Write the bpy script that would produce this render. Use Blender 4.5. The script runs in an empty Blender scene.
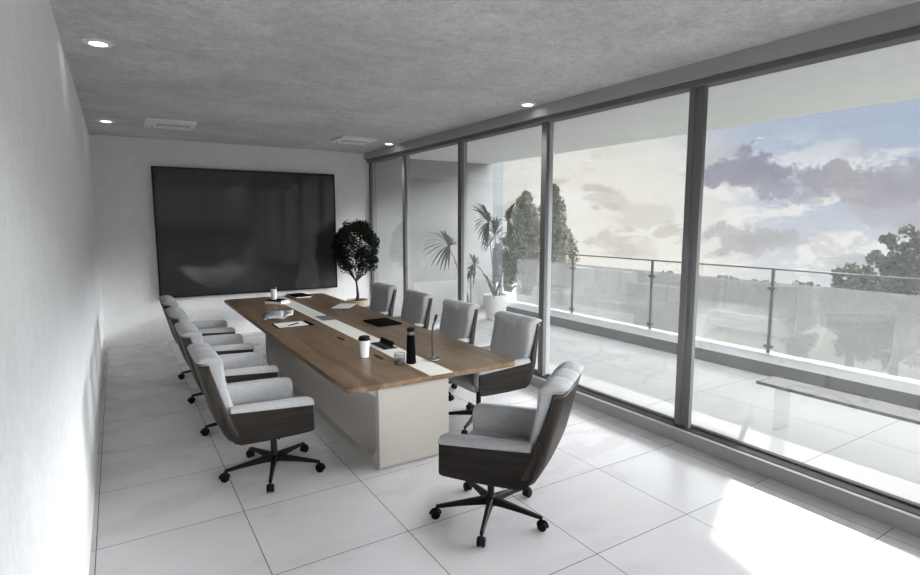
import bpy, bmesh, math, random
from mathutils import Vector, Matrix
random.seed(7)
R = math.radians
scene = bpy.context.scene
COL = scene.collection

# ---------------------------------------------------------------- camera
cam_d = bpy.data.cameras.new('camera')
cam = bpy.data.objects.new('camera', cam_d)
COL.objects.link(cam)
cam_d.sensor_width = 36
cam_d.lens = 549.6 / 920 * 36
cam_d.clip_start = 0.05
cam_d.clip_end = 600
cam.location = (0.2226, -4.6348, 1.9789)
cam.rotation_euler = (R(90) - 0.11948, 0, -0.55731)
scene.camera = cam

# ---------------------------------------------------------------- view
scene.view_settings.view_transform = 'Standard'
scene.view_settings.look = 'None'
scene.view_settings.gamma = 1
scene.view_settings.exposure = 1.55
scene.view_settings.use_curve_mapping = False
scene.cycles.use_denoising = True
scene.cycles.max_bounces = 12
scene.cycles.diffuse_bounces = 6
scene.cycles.transparent_max_bounces = 16
scene.cycles.sample_clamp_indirect = 8
scene.cycles.caustics_reflective = False
scene.cycles.caustics_refractive = False

# ---------------------------------------------------------------- node helpers
class NT:
    def __init__(s, tree):
        s.t = tree; s.n = tree.nodes; s.l = tree.links
        s.n.clear()
    def new(s, typ, **kw):
        n = s.n.new(typ)
        for k, v in kw.items():
            setattr(n, k, v)
        return n
    def link(s, a, b):
        s.l.new(a, b)
    def put(s, sock, v):
        if isinstance(v, bpy.types.NodeSocket): s.l.new(v, sock)
        else: sock.default_value = v
    def math(s, op, a, b=0.0, c=0.0, clamp=False):
        n = s.new('ShaderNodeMath', operation=op, use_clamp=clamp)
        s.put(n.inputs[0], a); s.put(n.inputs[1], b); s.put(n.inputs[2], c)
        return n.outputs[0]
    def vmath(s, op, a, b=(0, 0, 0)):
        n = s.new('ShaderNodeVectorMath', operation=op)
        s.put(n.inputs[0], a); s.put(n.inputs[1], b)
        return n.outputs['Value'] if op in ('DOT_PRODUCT', 'LENGTH', 'DISTANCE') else n.outputs[0]
    def mix(s, f, a, b):
        n = s.new('ShaderNodeMix', data_type='RGBA')
        s.put(n.inputs[0], f)
        for i, v in ((6, a), (7, b)):
            if not isinstance(v, bpy.types.NodeSocket): v = (*v, 1) if len(v) == 3 else v
            s.put(n.inputs[i], v)
        return n.outputs[2]
    def noise(s, vec, scale, detail=4, rough=.55, dist=0.0):
        n = s.new('ShaderNodeTexNoise')
        s.put(n.inputs['Vector'], vec); n.inputs['Scale'].default_value = scale
        n.inputs['Detail'].default_value = detail; n.inputs['Roughness'].default_value = rough
        n.inputs['Distortion'].default_value = dist
        return n.outputs[0]
    def ramp(s, f, stops):
        n = s.new('ShaderNodeValToRGB')
        s.put(n.inputs[0], f)
        e = n.color_ramp.elements
        while len(e) < len(stops): e.new(.5)
        for i, (p, c) in enumerate(stops):
            e[i].position = p; e[i].color = (*c, 1)
        return n.outputs[0]
    def maprange(s, v, a, b, c=0.0, d=1.0, smooth=True):
        n = s.new('ShaderNodeMapRange')
        n.interpolation_type = 'SMOOTHSTEP' if smooth else 'LINEAR'
        s.put(n.inputs[0], v)
        for i, x in enumerate((a, b, c, d)): s.put(n.inputs[i + 1], x)
        return n.outputs[0]

def lin(*c):
    if len(c) == 1: c = (c[0],) * 3
    return tuple(((x / 255 + .055) / 1.055) ** 2.4 if x > 10 else x / 255 / 12.92 for x in c)

# ---------------------------------------------------------------- world: hazy evening sky with clouds, bright overhead
SKY_VIEW = 0.375      # strength of the low sky band
SKY_HIGH = 19      # strength of the upper sky
SKY_TOP = 1.2       # strength overhead
world = bpy.data.worlds.new('sky'); scene.world = world
world.use_nodes = True
w = NT(world.node_tree)
tc = w.new('ShaderNodeTexCoord').outputs['Generated']
dirn = w.vmath('NORMALIZE', tc)
sep = w.new('ShaderNodeSeparateXYZ'); w.link(dirn, sep.inputs[0])
def dvec(az, el):
    a, e = R(az), R(el)
    return (math.sin(a) * math.cos(e), math.cos(a) * math.cos(e), math.sin(e))
blue = w.maprange(w.vmath('DOT_PRODUCT', dirn, dvec(78, 16)), math.cos(R(40)), math.cos(R(8)))
warmf = w.maprange(w.vmath('DOT_PRODUCT', dirn, dvec(46, -2)), math.cos(R(17)), math.cos(R(3)))
base = w.mix(blue, lin(206, 209, 212), lin(174, 187, 208))
hor = w.maprange(sep.outputs[2], -0.16, 0.10)
base = w.mix(hor, lin(208, 209, 208), base)
base = w.mix(warmf, base, lin(234, 231, 222))
wob = w.noise(dirn, 14, 6, .62)
wob3 = w.new('ShaderNodeTexNoise'); w.put(wob3.inputs['Vector'], dirn)
wob3.inputs['Scale'].default_value = 14; wob3.inputs['Detail'].default_value = 9; wob3.inputs['Roughness'].default_value = .74
off = w.vmath('SUBTRACT', wob3.outputs['Color'], (.5, .5, .5))
offs = w.vmath('MULTIPLY', off, (.17, .17, .13))
wd = w.vmath('ADD', dirn, offs)
sq = w.vmath('MULTIPLY', wd, (1, 1, 2.3))
# soft general wisps
gen = w.noise(w.vmath('MULTIPLY', dirn, (1, 1, 2.2)), 8.5, 9, .66, .2)
wisp = w.maprange(gen, .50, .57)
bandm = w.math('MULTIPLY', w.maprange(sep.outputs[2], .16, .06), w.maprange(sep.outputs[2], -.16, -.04))
col = w.mix(w.math('MULTIPLY', w.math('MULTIPLY', wisp, .75), bandm), base, lin(240, 239, 233))
gen2 = w.noise(w.vmath('MULTIPLY', w.vmath('ADD', dirn, (3, 1, 0)), (1, 1, 2.4)), 10, 9, .66, .2)
dark = w.maprange(gen2, .53, .59)
dark = w.math('MULTIPLY', w.math('MULTIPLY', dark, .65), bandm)
col = w.mix(dark, col, w.mix(warmf, lin(178, 176, 182), lin(192, 186, 172)))
# the individual purple-grey puffs: (azimuth, elevation, radius deg, strength)
for az, el, rad, st, c in ((58.8, 4.4, 3.0, .9, (146, 146, 162)), (61.2, 4.9, 2.0, .9, (144, 145, 162)), (60.5, 3.2, 2.2, .8, (152, 150, 162)),
                           (65.6, 3.7, 2.2, .85, (152, 150, 160)), (64.2, 2.3, 1.5, .6, (160, 156, 162)),
                           (69.0, 2.6, 2.6, .8, (158, 155, 163)), (72.0, 3.4, 3.2, .8, (156, 154, 164)), (69.5, .4, 2.4, .6, (170, 166, 170)),
                           (77, 3.5, 4.0, .8, (156, 154, 164)),
                           (58.5, -1.8, 2.6, .75, (172, 171, 174)), (61.0, -2.2, 2.0, .7, (172, 171, 174)), (46.5, 2.4, 2.0, .5, (190, 186, 180)),
                           (50, 1.0, 2.6, .5, (196, 193, 186)), (49, -2.5, 2.4, .5, (198, 194, 184)), (65, -2.0, 1.6, .5, (178, 176, 178))):
    d = w.vmath('DISTANCE', sq, tuple(x * k for x, k in zip(dvec(az, el), (1, 1, 2.3))))
    m = w.maprange(d, R(rad) * 1.35, R(rad) * .95)
    col = w.mix(w.math('MULTIPLY', m, st), col, lin(*c))
up = w.maprange(sep.outputs[2], 0.180, 0.24)
top = w.maprange(sep.outputs[2], 0.26, 0.42)
low = w.maprange(sep.outputs[2], -0.30, -0.12)
col = w.mix(w.math('MULTIPLY', up, .85), col, (.86, .87, .88))
stren = w.math('ADD', SKY_VIEW, w.math('MULTIPLY', up, SKY_HIGH - SKY_VIEW))
stren = w.math('SUBTRACT', stren, w.math('MULTIPLY', top, SKY_HIGH - SKY_TOP))
bg = w.new('ShaderNodeBackground'); w.link(col, bg.inputs[0]); w.link(stren, bg.inputs[1])
wo = w.new('ShaderNodeOutputWorld'); w.link(bg.outputs[0], wo.inputs[0])

# ---------------------------------------------------------------- sun and sky portal
SUN_EL, SUN_DX, SUN_DY = 22.5, .905, .425
sd = bpy.data.lights.new('sun', 'SUN'); sd.energy = 1.8; sd.angle = R(.25); sd.color = (1, .985, .96)
sun = bpy.data.objects.new('sun', sd); COL.objects.link(sun)
tow = Vector((SUN_DX * math.cos(R(SUN_EL)), SUN_DY * math.cos(R(SUN_EL)), math.sin(R(SUN_EL))))
sun.rotation_euler = tow.to_track_quat('Z', 'Y').to_euler(); sun.location = (30, 12, 14)
pd = bpy.data.lights.new('sky_portal', 'AREA'); pd.shape = 'RECTANGLE'; pd.size = 3.1; pd.size_y = 17
pd.cycles.is_portal = True
po = bpy.data.objects.new('sky_portal', pd); COL.objects.link(po)
po.location = (8.35, -2.0, 1.66); po.rotation_euler = (0, R(90), 0)
pd2 = bpy.data.lights.new('sky_portal_front', 'AREA'); pd2.shape = 'RECTANGLE'; pd2.size = 4.45; pd2.size_y = 1.36
pd2.cycles.is_portal = True
po2 = bpy.data.objects.new('sky_portal_front', pd2); COL.objects.link(po2)
po2.location = (2.2, -5.95, 2.51); po2.rotation_euler = (R(90), 0, 0)

# ---------------------------------------------------------------- materials
def mat(name):
    m = bpy.data.materials.new(name); m.use_nodes = True
    return m, NT(m.node_tree)
def finish(t, col, rough=.5, spec=.5, bump=None, bstr=.2, bdist=.01, metal=0, coat=0):
    p = t.new('ShaderNodeBsdfPrincipled')
    t.put(p.inputs['Base Color'], col if isinstance(col, bpy.types.NodeSocket) else (*col, 1))
    t.put(p.inputs['Roughness'], rough)
    p.inputs['Specular IOR Level'].default_value = spec
    p.inputs['Metallic'].default_value = metal
    p.inputs['Coat Weight'].default_value = coat
    if bump is not None:
        b = t.new('ShaderNodeBump'); t.link(bump, b.inputs['Height'])
        b.inputs['Strength'].default_value = bstr; b.inputs['Distance'].default_value = bdist
        t.link(b.outputs[0], p.inputs['Normal'])
    o = t.new('ShaderNodeOutputMaterial'); t.link(p.outputs[0], o.inputs[0])
    return p
def plain(name, c, rough=.5, spec=.5, metal=0, coat=0):
    m, t = mat(name)
    v = t.new('ShaderNodeTexCoord').outputs['Object']
    n = t.noise(v, 30, 3)
    cc = t.mix(n, tuple(x * .95 for x in c), tuple(min(1, x * 1.05) for x in c))
    finish(t, cc, rough, spec, metal=metal, coat=coat)
    return m
M = {}
def concrete(name, a, b, scale=1.0, bstr=.25, stretch=(1, 1, 1), grain=.45):
    m, t = mat(name)
    v = t.new('ShaderNodeTexCoord').outputs['Object']
    vs = t.vmath('MULTIPLY', v, stretch)
    n1 = t.noise(vs, .9 * scale, 6, .6, .4)
    n2 = t.noise(vs, 5 * scale, 8, .7, .8)
    n3 = t.noise(v, 40 * scale, 5, .6)
    f = t.math('ADD', t.math('MULTIPLY', n1, .6), t.math('MULTIPLY', n2, .4))
    f = t.maprange(f, .36, .64)
    c = t.mix(f, a, b)
    n4 = t.noise(v, 14 * scale, 6, .75, .5)
    c = t.mix(t.maprange(n4, .42, .66, 0, .30 * grain), c, tuple(x * .62 for x in a))
    c = t.mix(t.maprange(n3, .35, .65, 0, .22 * grain), c, tuple(x * .6 for x in a))
    h = t.math('ADD', t.math('MULTIPLY', n2, .7), t.math('MULTIPLY', n3, .3))
    finish(t, c, .75, .3, h, bstr, .012)
    return m
M['concrete'] = concrete('concrete_wall', (.82, .817, .812), (.88, .877, .872), stretch=(1, 1, .8))
M['left_wall'] = concrete('left_wall_lit', (.87, .87, .865), (.92, .92, .915), stretch=(1, 1, .6), bstr=.15)  # paler copy of concrete: stronger light on this wall put into the colour
M['ceiling'] = concrete('concrete_ceiling', (.60, .592, .592), (.82, .812, .81), 1.1, .6, grain=1.15)
M['soffit'] = concrete('concrete_soffit', (.86, .86, .86), (.92, .92, .915), .8, .15)
M['terrace_wall'] = concrete('terrace_wall', (.30, .30, .30), (.35, .35, .35), .8, .15)
def tiles(name, a, b, sx, sy, ox, oy, rough, joint, jw=.0028, spec=.06):
    m, t = mat(name)
    v = t.new('ShaderNodeNewGeometry').outputs['Position']
    s = t.new('ShaderNodeSeparateXYZ'); t.link(v, s.inputs[0])
    px = t.math('PINGPONG', t.math('ADD', s.outputs[0], 100 * sx - ox), sx / 2)
    py = t.math('PINGPONG', t.math('ADD', s.outputs[1], 100 * sy - oy), sy / 2)
    j = t.math('MINIMUM', px, py)
    jf = t.math('LESS_THAN', j, jw)
    ix = t.math('FLOOR', t.math('DIVIDE', t.math('ADD', s.outputs[0], 100 * sx - ox), sx))
    iy = t.math('FLOOR', t.math('DIVIDE', t.math('ADD', s.outputs[1], 100 * sy - oy), sy))
    cb = t.new('ShaderNodeCombineXYZ'); t.link(ix, cb.inputs[0]); t.link(iy, cb.inputs[1])
    wn = t.new('ShaderNodeTexWhiteNoise'); t.link(cb.outputs[0], wn.inputs[0])
    vo = t.vmath('ADD', v, t.vmath('MULTIPLY', wn.outputs['Color'], (30, 30, 30)))
    n = t.noise(t.vmath('MULTIPLY', vo, (1, 2.0, 1)), 1.3, 4, .5, .2)
    c = t.mix(t.maprange(n, .33, .67), a, b)
    c = t.mix(jf, c, joint)
    r = t.math('ADD', rough, t.math('MULTIPLY', n, .12))
    finish(t, c, r, spec)
    return m
M['floor'] = tiles('porcelain_tile', (.57, .562, .568), (.60, .592, .598), .85, .8181, 0, 0, .22, (.12, .12, .12))
M['terrace'] = tiles('terrace_tile', (.39, .39, .39), (.42, .42, .42), 1.7, 1.6362, 4.25, -2.4543, .6, (.12, .12, .12), .0035, .08)
M['white_stone'] = plain('white_stone', (.34, .34, .34), .8, .1)
M['curb_face'] = plain('curb_shade', (.045, .045, .045), .8, .2)  # shade on the room-facing curb side, put into a darker colour
def walnut(name, a, b, axis, rough=.35, scale=1.0):
    m, t = mat(name)
    v = t.new('ShaderNodeTexCoord').outputs['Object']
    st = {'x': (1.2, 16, 22), 'y': (10, 1.0, 10), 'z': (16, 16, 1.1)}[axis]
    vs = t.vmath('MULTIPLY', v, tuple(k * scale for k in st))
    n = t.noise(vs, 1.6, 6, .6, .6)
    n2 = t.noise(t.vmath('MULTIPLY', vs, (1, 1, 1)), 7, 3, .6)
    f = t.math('ADD', t.math('MULTIPLY', n, .75), t.math('MULTIPLY', n2, .25))
    c = t.mix(t.maprange(f, .34, .66), a, b)
    finish(t, c, rough, .22, n2, .06, .002)
    return m
M['walnut_x'] = walnut('dark_walnut_along', (.005, .0036, .0028), (.018, .013, .010), 'x', .5)
M['walnut_z'] = walnut('dark_walnut_upright', (.008, .006, .0048), (.034, .026, .020), 'z', .45)
M['table_wood'] = walnut('table_oak', (.115, .073, .044), (.22, .150, .098), 'y', .32, .55)
M['table_edge'] = walnut('table_oak_edge', (.11, .072, .046), (.17, .115, .078), 'y', .4, .55)
def fabric(name, a, b):
    m, t = mat(name)
    v = t.new('ShaderNodeTexCoord').outputs['Object']
    n = t.noise(v, 260, 2, .6); n1 = t.noise(v, 60, 4, .7)
    c = t.mix(t.maprange(t.math('ADD', t.math('MULTIPLY', n, .5), t.math('MULTIPLY', n1, .5)), .35, .65), a, b)
    p = finish(t, c, .9, .15, n, .15, .002)
    p.inputs['Sheen Weight'].default_value = .15
    return m
M['fabric'] = fabric('grey_wool', (.275, .275, .279), (.355, .355, .36))
M['black_metal'] = plain('black_metal', (.005, .005, .005), .5, .18)
M['black'] = plain('black_plastic', (.004, .004, .004), .5, .12)
M['black_matte'] = plain('black_matte', (.003, .003, .0033), .8, .03)
M['cream'] = plain('cream_lacquer', (.385, .36, .325), .45, .2)
M['strip'] = plain('cream_inlay', (.82, .80, .74), .35)
M['frame'] = plain('window_aluminium', (.16, .16, .16), .6, .12)
M['track'] = plain('window_track', (.05, .05, .05), .8, .05)
M['frame_lit'] = plain('lit_aluminium', (.34, .34, .345), .45)  # paler copy of the frame: outside light on mullion sides painted in
M['sill'] = plain('grey_sill', (.38, .38, .382), .75, .05)
M['paper'] = plain('white_paper', (.78, .78, .78), .7)
M['cup'] = plain('white_cardboard', (.85, .85, .85), .5)
M['pot_white'] = plain('pale_ceramic', (.60, .60, .59), .6)
M['pot_tan'] = plain('tan_ceramic', (.42, .33, .24), .6)
M['soil'] = plain('soil', (.02, .016, .012), .95)
M['steel'] = plain('brushed_steel', (.16, .16, .16), .4, metal=.6)
M['rail_steel'] = plain('rail_steel', (.05, .05, .05), .55, .3)
M['socket_grey'] = plain('grey_plate', (.16, .17, .175), .4)
M['vent_white'] = plain('white_enamel', (.93, .93, .93), .4)
M['vent_dark'] = plain('vent_slot', (.05, .05, .05), .6)
M['bark'] = plain('bark', (.045, .035, .028), .9)
M['bench_top'] = plain('bench_stone', (.11, .11, .11), .8, .05)
M['bench_edge'] = plain('bench_edge', (.02, .02, .02), .8, .05)
def leafmat(name, a, b, tr=.25):
    m, t = mat(name)
    v = t.new('ShaderNodeTexCoord').outputs['Object']
    n = t.noise(v, 3.5, 4)
    c = t.mix(t.maprange(n, .35, .65), a, b)
    p = t.new('ShaderNodeBsdfPrincipled'); t.link(c, p.inputs['Base Color']); p.inputs['Roughness'].default_value = .6
    p.inputs['Specular IOR Level'].default_value = .08
    q = t.new('ShaderNodeBsdfTranslucent'); t.link(c, q.inputs[0])
    mx = t.new('ShaderNodeMixShader'); mx.inputs[0].default_value = tr
    t.link(p.outputs[0], mx.inputs[1]); t.link(q.outputs[0], mx.inputs[2])
    o = t.new('ShaderNodeOutputMaterial'); t.link(mx.outputs[0], o.inputs[0])
    return m
M['leaf_dark'] = leafmat('dark_leaf', (.010, .013, .009), (.022, .028, .018))
M['leaf_palm'] = leafmat('palm_leaf', (.020, .025, .021), (.035, .042, .034))
M['leaf_tree'] = leafmat('tree_leaf', (.04, .048, .035), (.085, .092, .062))
M['leaf_far'] = leafmat('far_leaf', (.022, .027, .020), (.05, .058, .042))
M['leaf_shrub'] = leafmat('shrub_leaf', (.16, .17, .13), (.26, .26, .20))
def emis(name, c, s):
    m, t = mat(name)
    e = t.new('ShaderNodeEmission'); e.inputs[0].default_value = (*c, 1); e.inputs[1].default_value = s
    o = t.new('ShaderNodeOutputMaterial'); t.link(e.outputs[0], o.inputs[0]); return m
M['lamp'] = emis('lamp_glow', (1, 1, .98), 6)
def paneglass(name, haze, tint=(.96, .97, .97), refl=1.0, hcol=(.8, .8, .8)):
    """thin sheet: clear transmission, fresnel reflections and a diffuse haze painted in for milky glare"""
    m, t = mat(name)
    tr = t.new('ShaderNodeBsdfTransparent'); tr.inputs[0].default_value = (*tint, 1)
    v = t.new('ShaderNodeTexCoord').outputs['Object']
    hz = t.math('MULTIPLY', t.maprange(t.noise(v, .7, 4), .3, .7, .8, 1.2), haze)
    tl = t.new('ShaderNodeBsdfTranslucent'); tl.inputs[0].default_value = (*hcol, 1)
    df = t.new('ShaderNodeBsdfDiffuse'); df.inputs[0].default_value = (*hcol, 1)
    hm = t.new('ShaderNodeMixShader'); hm.inputs[0].default_value = .5
    t.link(tl.outputs[0], hm.inputs[1]); t.link(df.outputs[0], hm.inputs[2])
    m1 = t.new('ShaderNodeMixShader'); t.link(hz, m1.inputs[0])
    t.link(tr.outputs[0], m1.inputs[1]); t.link(hm.outputs[0], m1.inputs[2])
    gl = t.new('ShaderNodeBsdfGlossy'); gl.inputs['Roughness'].default_value = .02
    lw = t.new('ShaderNodeLayerWeight'); lw.inputs[0].default_value = .5
    fr = t.math('ADD', .04, t.math('MULTIPLY', t.math('POWER', lw.outputs['Facing'], 5.0), .96))
    m2 = t.new('ShaderNodeMixShader'); t.link(t.math('MULTIPLY', fr, refl, clamp=True), m2.inputs[0])
    t.link(m1.outputs[0], m2.inputs[1]); t.link(gl.outputs[0], m2.inputs[2])
    o = t.new('ShaderNodeOutputMaterial'); t.link(m2.outputs[0], o.inputs[0])
    return m
M['window_glass'] = paneglass('window_glass', .045, (.985, .99, .99))
M['clear_glass'] = paneglass('clear_glass', .0, (.86, .87, .87))
M['rail_glass'] = paneglass('rail_glass', .42, (.75, .76, .76), 1.3, (.25, .25, .245))  # grey haze puts the milky reflections of these panes into the colour
M['bench_glass'] = paneglass('bench_glass', .05, (.9, .92, .92))
M['blue_glass'] = paneglass('blue_glass', .10, (.90, .94, .99), .4, (.28, .30, .34))
M['tumbler'] = paneglass('tumbler_glass', .06, (.85, .85, .85))

# ---------------------------------------------------------------- mesh builder
class MB:
    def __init__(s): s.v = []; s.f = []
    def add(s, vs, fs):
        o = len(s.v); s.v += [tuple(v) for v in vs]; s.f += [tuple(i + o for i in f) for f in fs]; return s
    def box(s, x0, x1, y0, y1, z0, z1):
        v = [(x, y, z) for z in (z0, z1) for y in (y0, y1) for x in (x0, x1)]
        return s.add(v, [(0, 2, 3, 1), (4, 5, 7, 6), (0, 1, 5, 4), (2, 6, 7, 3), (0, 4, 6, 2), (1, 3, 7, 5)])
    def prism(s, pts, lo, hi, axis='z'):
        def P(a, b, h): return {'z': (a, b, h), 'y': (a, h, b), 'x': (h, a, b)}[axis]
        n = len(pts)
        v = [P(a, b, lo) for a, b in pts] + [P(a, b, hi) for a, b in pts]
        f = [tuple(range(n))[::-1], tuple(range(n, 2 * n))] + [(i, (i + 1) % n, n + (i + 1) % n, n + i) for i in range(n)]
        return s.add(v, f)
    def tube(s, pts, rad, n=10, caps=True):
        pts = [Vector(p) for p in pts]
        if not hasattr(rad, '__len__'): rad = [rad] * len(pts)
        rings = []; prev = None
        for i, p in enumerate(pts):
            d = (pts[min(i + 1, len(pts) - 1)] - pts[max(i - 1, 0)]).normalized()
            a = prev if prev is not None else (Vector((0, 0, 1)) if abs(d.z) < .9 else Vector((1, 0, 0)))
            a = (a - d * a.dot(d)).normalized(); prev = a
            b = d.cross(a)
            rings.append([p + (a * math.cos(2 * math.pi * k / n) + b * math.sin(2 * math.pi * k / n)) * rad[i] for k in range(n)])
        v = [q for r in rings for q in r]; f = []
        for i in range(len(rings) - 1):
            for k in range(n):
                f.append((i * n + k, i * n + (k + 1) % n, (i + 1) * n + (k + 1) % n, (i + 1) * n + k))
        if caps:
            f.append(tuple(range(n))[::-1]); f.append(tuple(range((len(rings) - 1) * n, len(rings) * n)))
        return s.add(v, f)
    def lathe(s, prof, c=(0, 0, 0), n=28):
        v = []; f = []
        for r, z in prof:
            for k in range(n):
                a = 2 * math.pi * k / n
                v.append((c[0] + r * math.cos(a), c[1] + r * math.sin(a), c[2] + z))
        m = len(prof)
        for i in range(m - 1):
            for k in range(n):
                f.append((i * n + k, i * n + (k + 1) % n, (i + 1) * n + (k + 1) % n, (i + 1) * n + k))
        f.append(tuple(range(n))[::-1]); f.append(tuple(range((m - 1) * n, m * n)))
        return s.add(v, f)
    def loft(s, rings, caps=True):
        n = len(rings[0]); v = [q for r in rings for q in r]; f = []
        for i in range(len(rings) - 1):
            for k in range(n):
                f.append((i * n + k, i * n + (k + 1) % n, (i + 1) * n + (k + 1) % n, (i + 1) * n + k))
        if caps:
            f.append(tuple(range(n))[::-1]); f.append(tuple(range((len(rings) - 1) * n, len(rings) * n)))
        return s.add(v, f)
    def grid(s, rows):
        n = len(rows[0]); v = [q for r in rows for q in r]; f = []
        for i in range(len(rows) - 1):
            for k in range(n - 1):
                f.append((i * n + k, i * n + k + 1, (i + 1) * n + k + 1, (i + 1) * n + k))
        return s.add(v, f)
    def xf(s, mtx):
        s.v = [tuple(mtx @ Vector(v)) for v in s.v]; return s
    def build(s, name, m, parent=None, smooth=None, bevel=0, bseg=2, solid=0, subsurf=0, recalc=True):
        me = bpy.data.meshes.new(name)
        me.from_pydata(s.v, [], s.f)
        if recalc:
            bm = bmesh.new(); bm.from_mesh(me); bmesh.ops.recalc_face_normals(bm, faces=bm.faces); bm.to_mesh(me); bm.free()
        if isinstance(m, str): m = M[m]
        me.materials.append(m)
        o = bpy.data.objects.new(name, me); COL.objects.link(o)
        if smooth:
            me.polygons.foreach_set('use_smooth', [True] * len(me.polygons))
            me.set_sharp_from_angle(angle=R(smooth))
        if solid:
            md = o.modifiers.new('solid', 'SOLIDIFY'); md.thickness = solid; md.offset = 0
        if subsurf:
            md = o.modifiers.new('sub', 'SUBSURF'); md.levels = subsurf; md.render_levels = subsurf
        if bevel:
            md = o.modifiers.new('bevel', 'BEVEL'); md.width = bevel; md.segments = bseg; md.limit_method = 'ANGLE'; md.angle_limit = R(40)
            md.harden_normals = False
        if parent: o.parent = parent
        return o
def tag(o, label=None, cat=None, group=None, kind=None):
    if label: o['label'] = label
    if cat: o['category'] = cat
    if group: o['group'] = group
    if kind: o['kind'] = kind
    return o
def thing(name, loc, label, cat, group=None, rz=0):
    o = bpy.data.objects.new(name, None); COL.objects.link(o); o.empty_display_size = .1
    o.location = loc; o.rotation_euler = (0, 0, rz)
    return tag(o, label, cat, group)
def copy_tree(o, parent=None):
    c = o.copy(); COL.objects.link(c); c.parent = parent
    for ch in list(o.children): copy_tree(ch, c)
    return c
def struct(o): o['kind'] = 'structure'; return o
def B(x0, x1, y0, y1, z0, z1): return MB().box(x0, x1, y0, y1, z0, z1)
def rrect(x0, x1, y0, y1, r, n=6):
    if not hasattr(r, '__len__'): r = (r,) * 4
    out = []
    for (cx, cy, a0), rr in zip(((x0, y0, 180), (x1, y0, 270), (x1, y1, 0), (x0, y1, 90)), r):
        sx = 1 if cx == x0 else -1; sy = 1 if cy == y0 else -1
        if rr <= 0: out.append((cx, cy)); continue
        ox, oy = cx + sx * rr, cy + sy * rr
        for k in range(n + 1):
            a = R(a0 + 90 * k / n); out.append((ox + rr * math.cos(a), oy + rr * math.sin(a)))
    return out

# ================================================================ THE ROOM
XL, XR, YB, YF, ZC = -.028, 4.40, 5.569, -5.7, 3.29
struct(B(XL - .2, 4.62, YF - .2, YB + .2, -.2, 0).build('floor', 'floor'))
struct(B(XL - .2, 4.62, YF - .2, YB + .2, ZC, ZC + .3).build('ceiling', 'ceiling'))
struct(B(XL - .25, XL, YF, YB, 0, ZC).build('wall_left', 'left_wall'))
struct(B(XL - .25, 4.61, YB, YB + .25, -.2, ZC + .3).build('wall_back', 'concrete'))
struct(B(4.61, 7.45, YB, YB + .25, -.2, ZC + .3).build('wall_outside', 'terrace_wall'))
# near end behind the viewer: high window strip added to brighten the room
struct(MB().box(XL - .25, 4.62, YF - .2, YF, 0, 1.85).box(XL - .25, 4.62, YF - .2, YF, 3.17, ZC).box(XL - .25, XL, YF - .2, YF, 1.85, 3.17).box(4.44, 4.62, YF - .2, YF, 1.85, 3.17).build('wall_front', 'sill'))
for k_ in range(2):
    struct(B(1.47 + k_ * 1.47 - .04, 1.47 + k_ * 1.47 + .04, YF - .15, YF - .05, 1.85, 3.17).build('trim_%d' % (40 + k_), 'frame'))
for k_ in range(3):
    struct(B(XL + k_ * 1.48, XL + k_ * 1.48 + 1.46, YF - .104, YF - .098, 1.85, 3.17).build('window_%d' % (30 + k_), 'clear_glass'))
# window wall on the right: beam, sill, head and mullions
struct(B(XR, 4.62, YF, YB, 3.165, ZC).build('trim_1', 'sill'))
struct(B(XR, 4.62, YF, YB, 0, .118).build('trim_2', 'sill', bevel=.004))
struct(MB().box(4.445, 4.56, YF, YB, .118, .122).box(4.56, 4.60, YF, YB, .118, .135).build('trim_3', 'track'))
struct(MB().box(4.45, 4.60, YF, YB, 3.115, 3.165).build('trim_4', 'frame'))
MY = [5.62 - .07, 4.07, 2.23, .376, -1.585, -3.50, -5.42]
for i, y in enumerate(MY):
    b = MB().box(4.49, 4.54, y - .045, y + .045, .122, 3.115)
    if i >= 4:
        b = MB().box(4.495, 4.54, y - .085, y - .035, .122, 3.115).box(4.505, 4.54, y - .035, y + .005, .122, 3.115).box(4.495, 4.54, y + .005, y + .065, .122, 3.115)
    struct(b.build('trim_%d' % (5 + i), 'frame', bevel=.003))
    struct(B(4.54, 4.595, y - .045, y + .045, .135, 3.115).build('trim_%d' % (15 + i), 'frame_lit'))
for i in range(len(MY) - 1):
    struct(B(4.548, 4.554, MY[i + 1] + .05, MY[i] - .05, .13, 3.115).build('window_%d' % (i + 1), 'window_glass'))

# ================================================================ THE TERRACE
struct(B(4.62, 7.25, -10, YB, -.25, 0).build('floor_terrace', 'terrace'))
struct(B(4.62, 7.36, -10, YB, 3.245, 3.7).build('ceiling_terrace', 'soffit'))
struct(MB().box(7.25, 7.26, -10, YB, -.25, .168).build('trim_30', 'curb_face'))
struct(MB().box(7.26, 7.9, -10, 9, -.25, .17).box(7.9, 8.75, 2.6, 7.2, -.25, .168).build('trim_31', 'white_stone'))
struct(B(XL - .25, 8.7, -10, YB, -7, -.25).build('wall_below', 'terrace_wall'))
struct(B(7.47, 7.73, YB, YB + .03, .17, 3.3).build('window_20', 'blue_glass'))
struct(B(7.73, 7.76, YB, YB + .06, .17, .9).build('trim_32', 'white_stone'))

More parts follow.
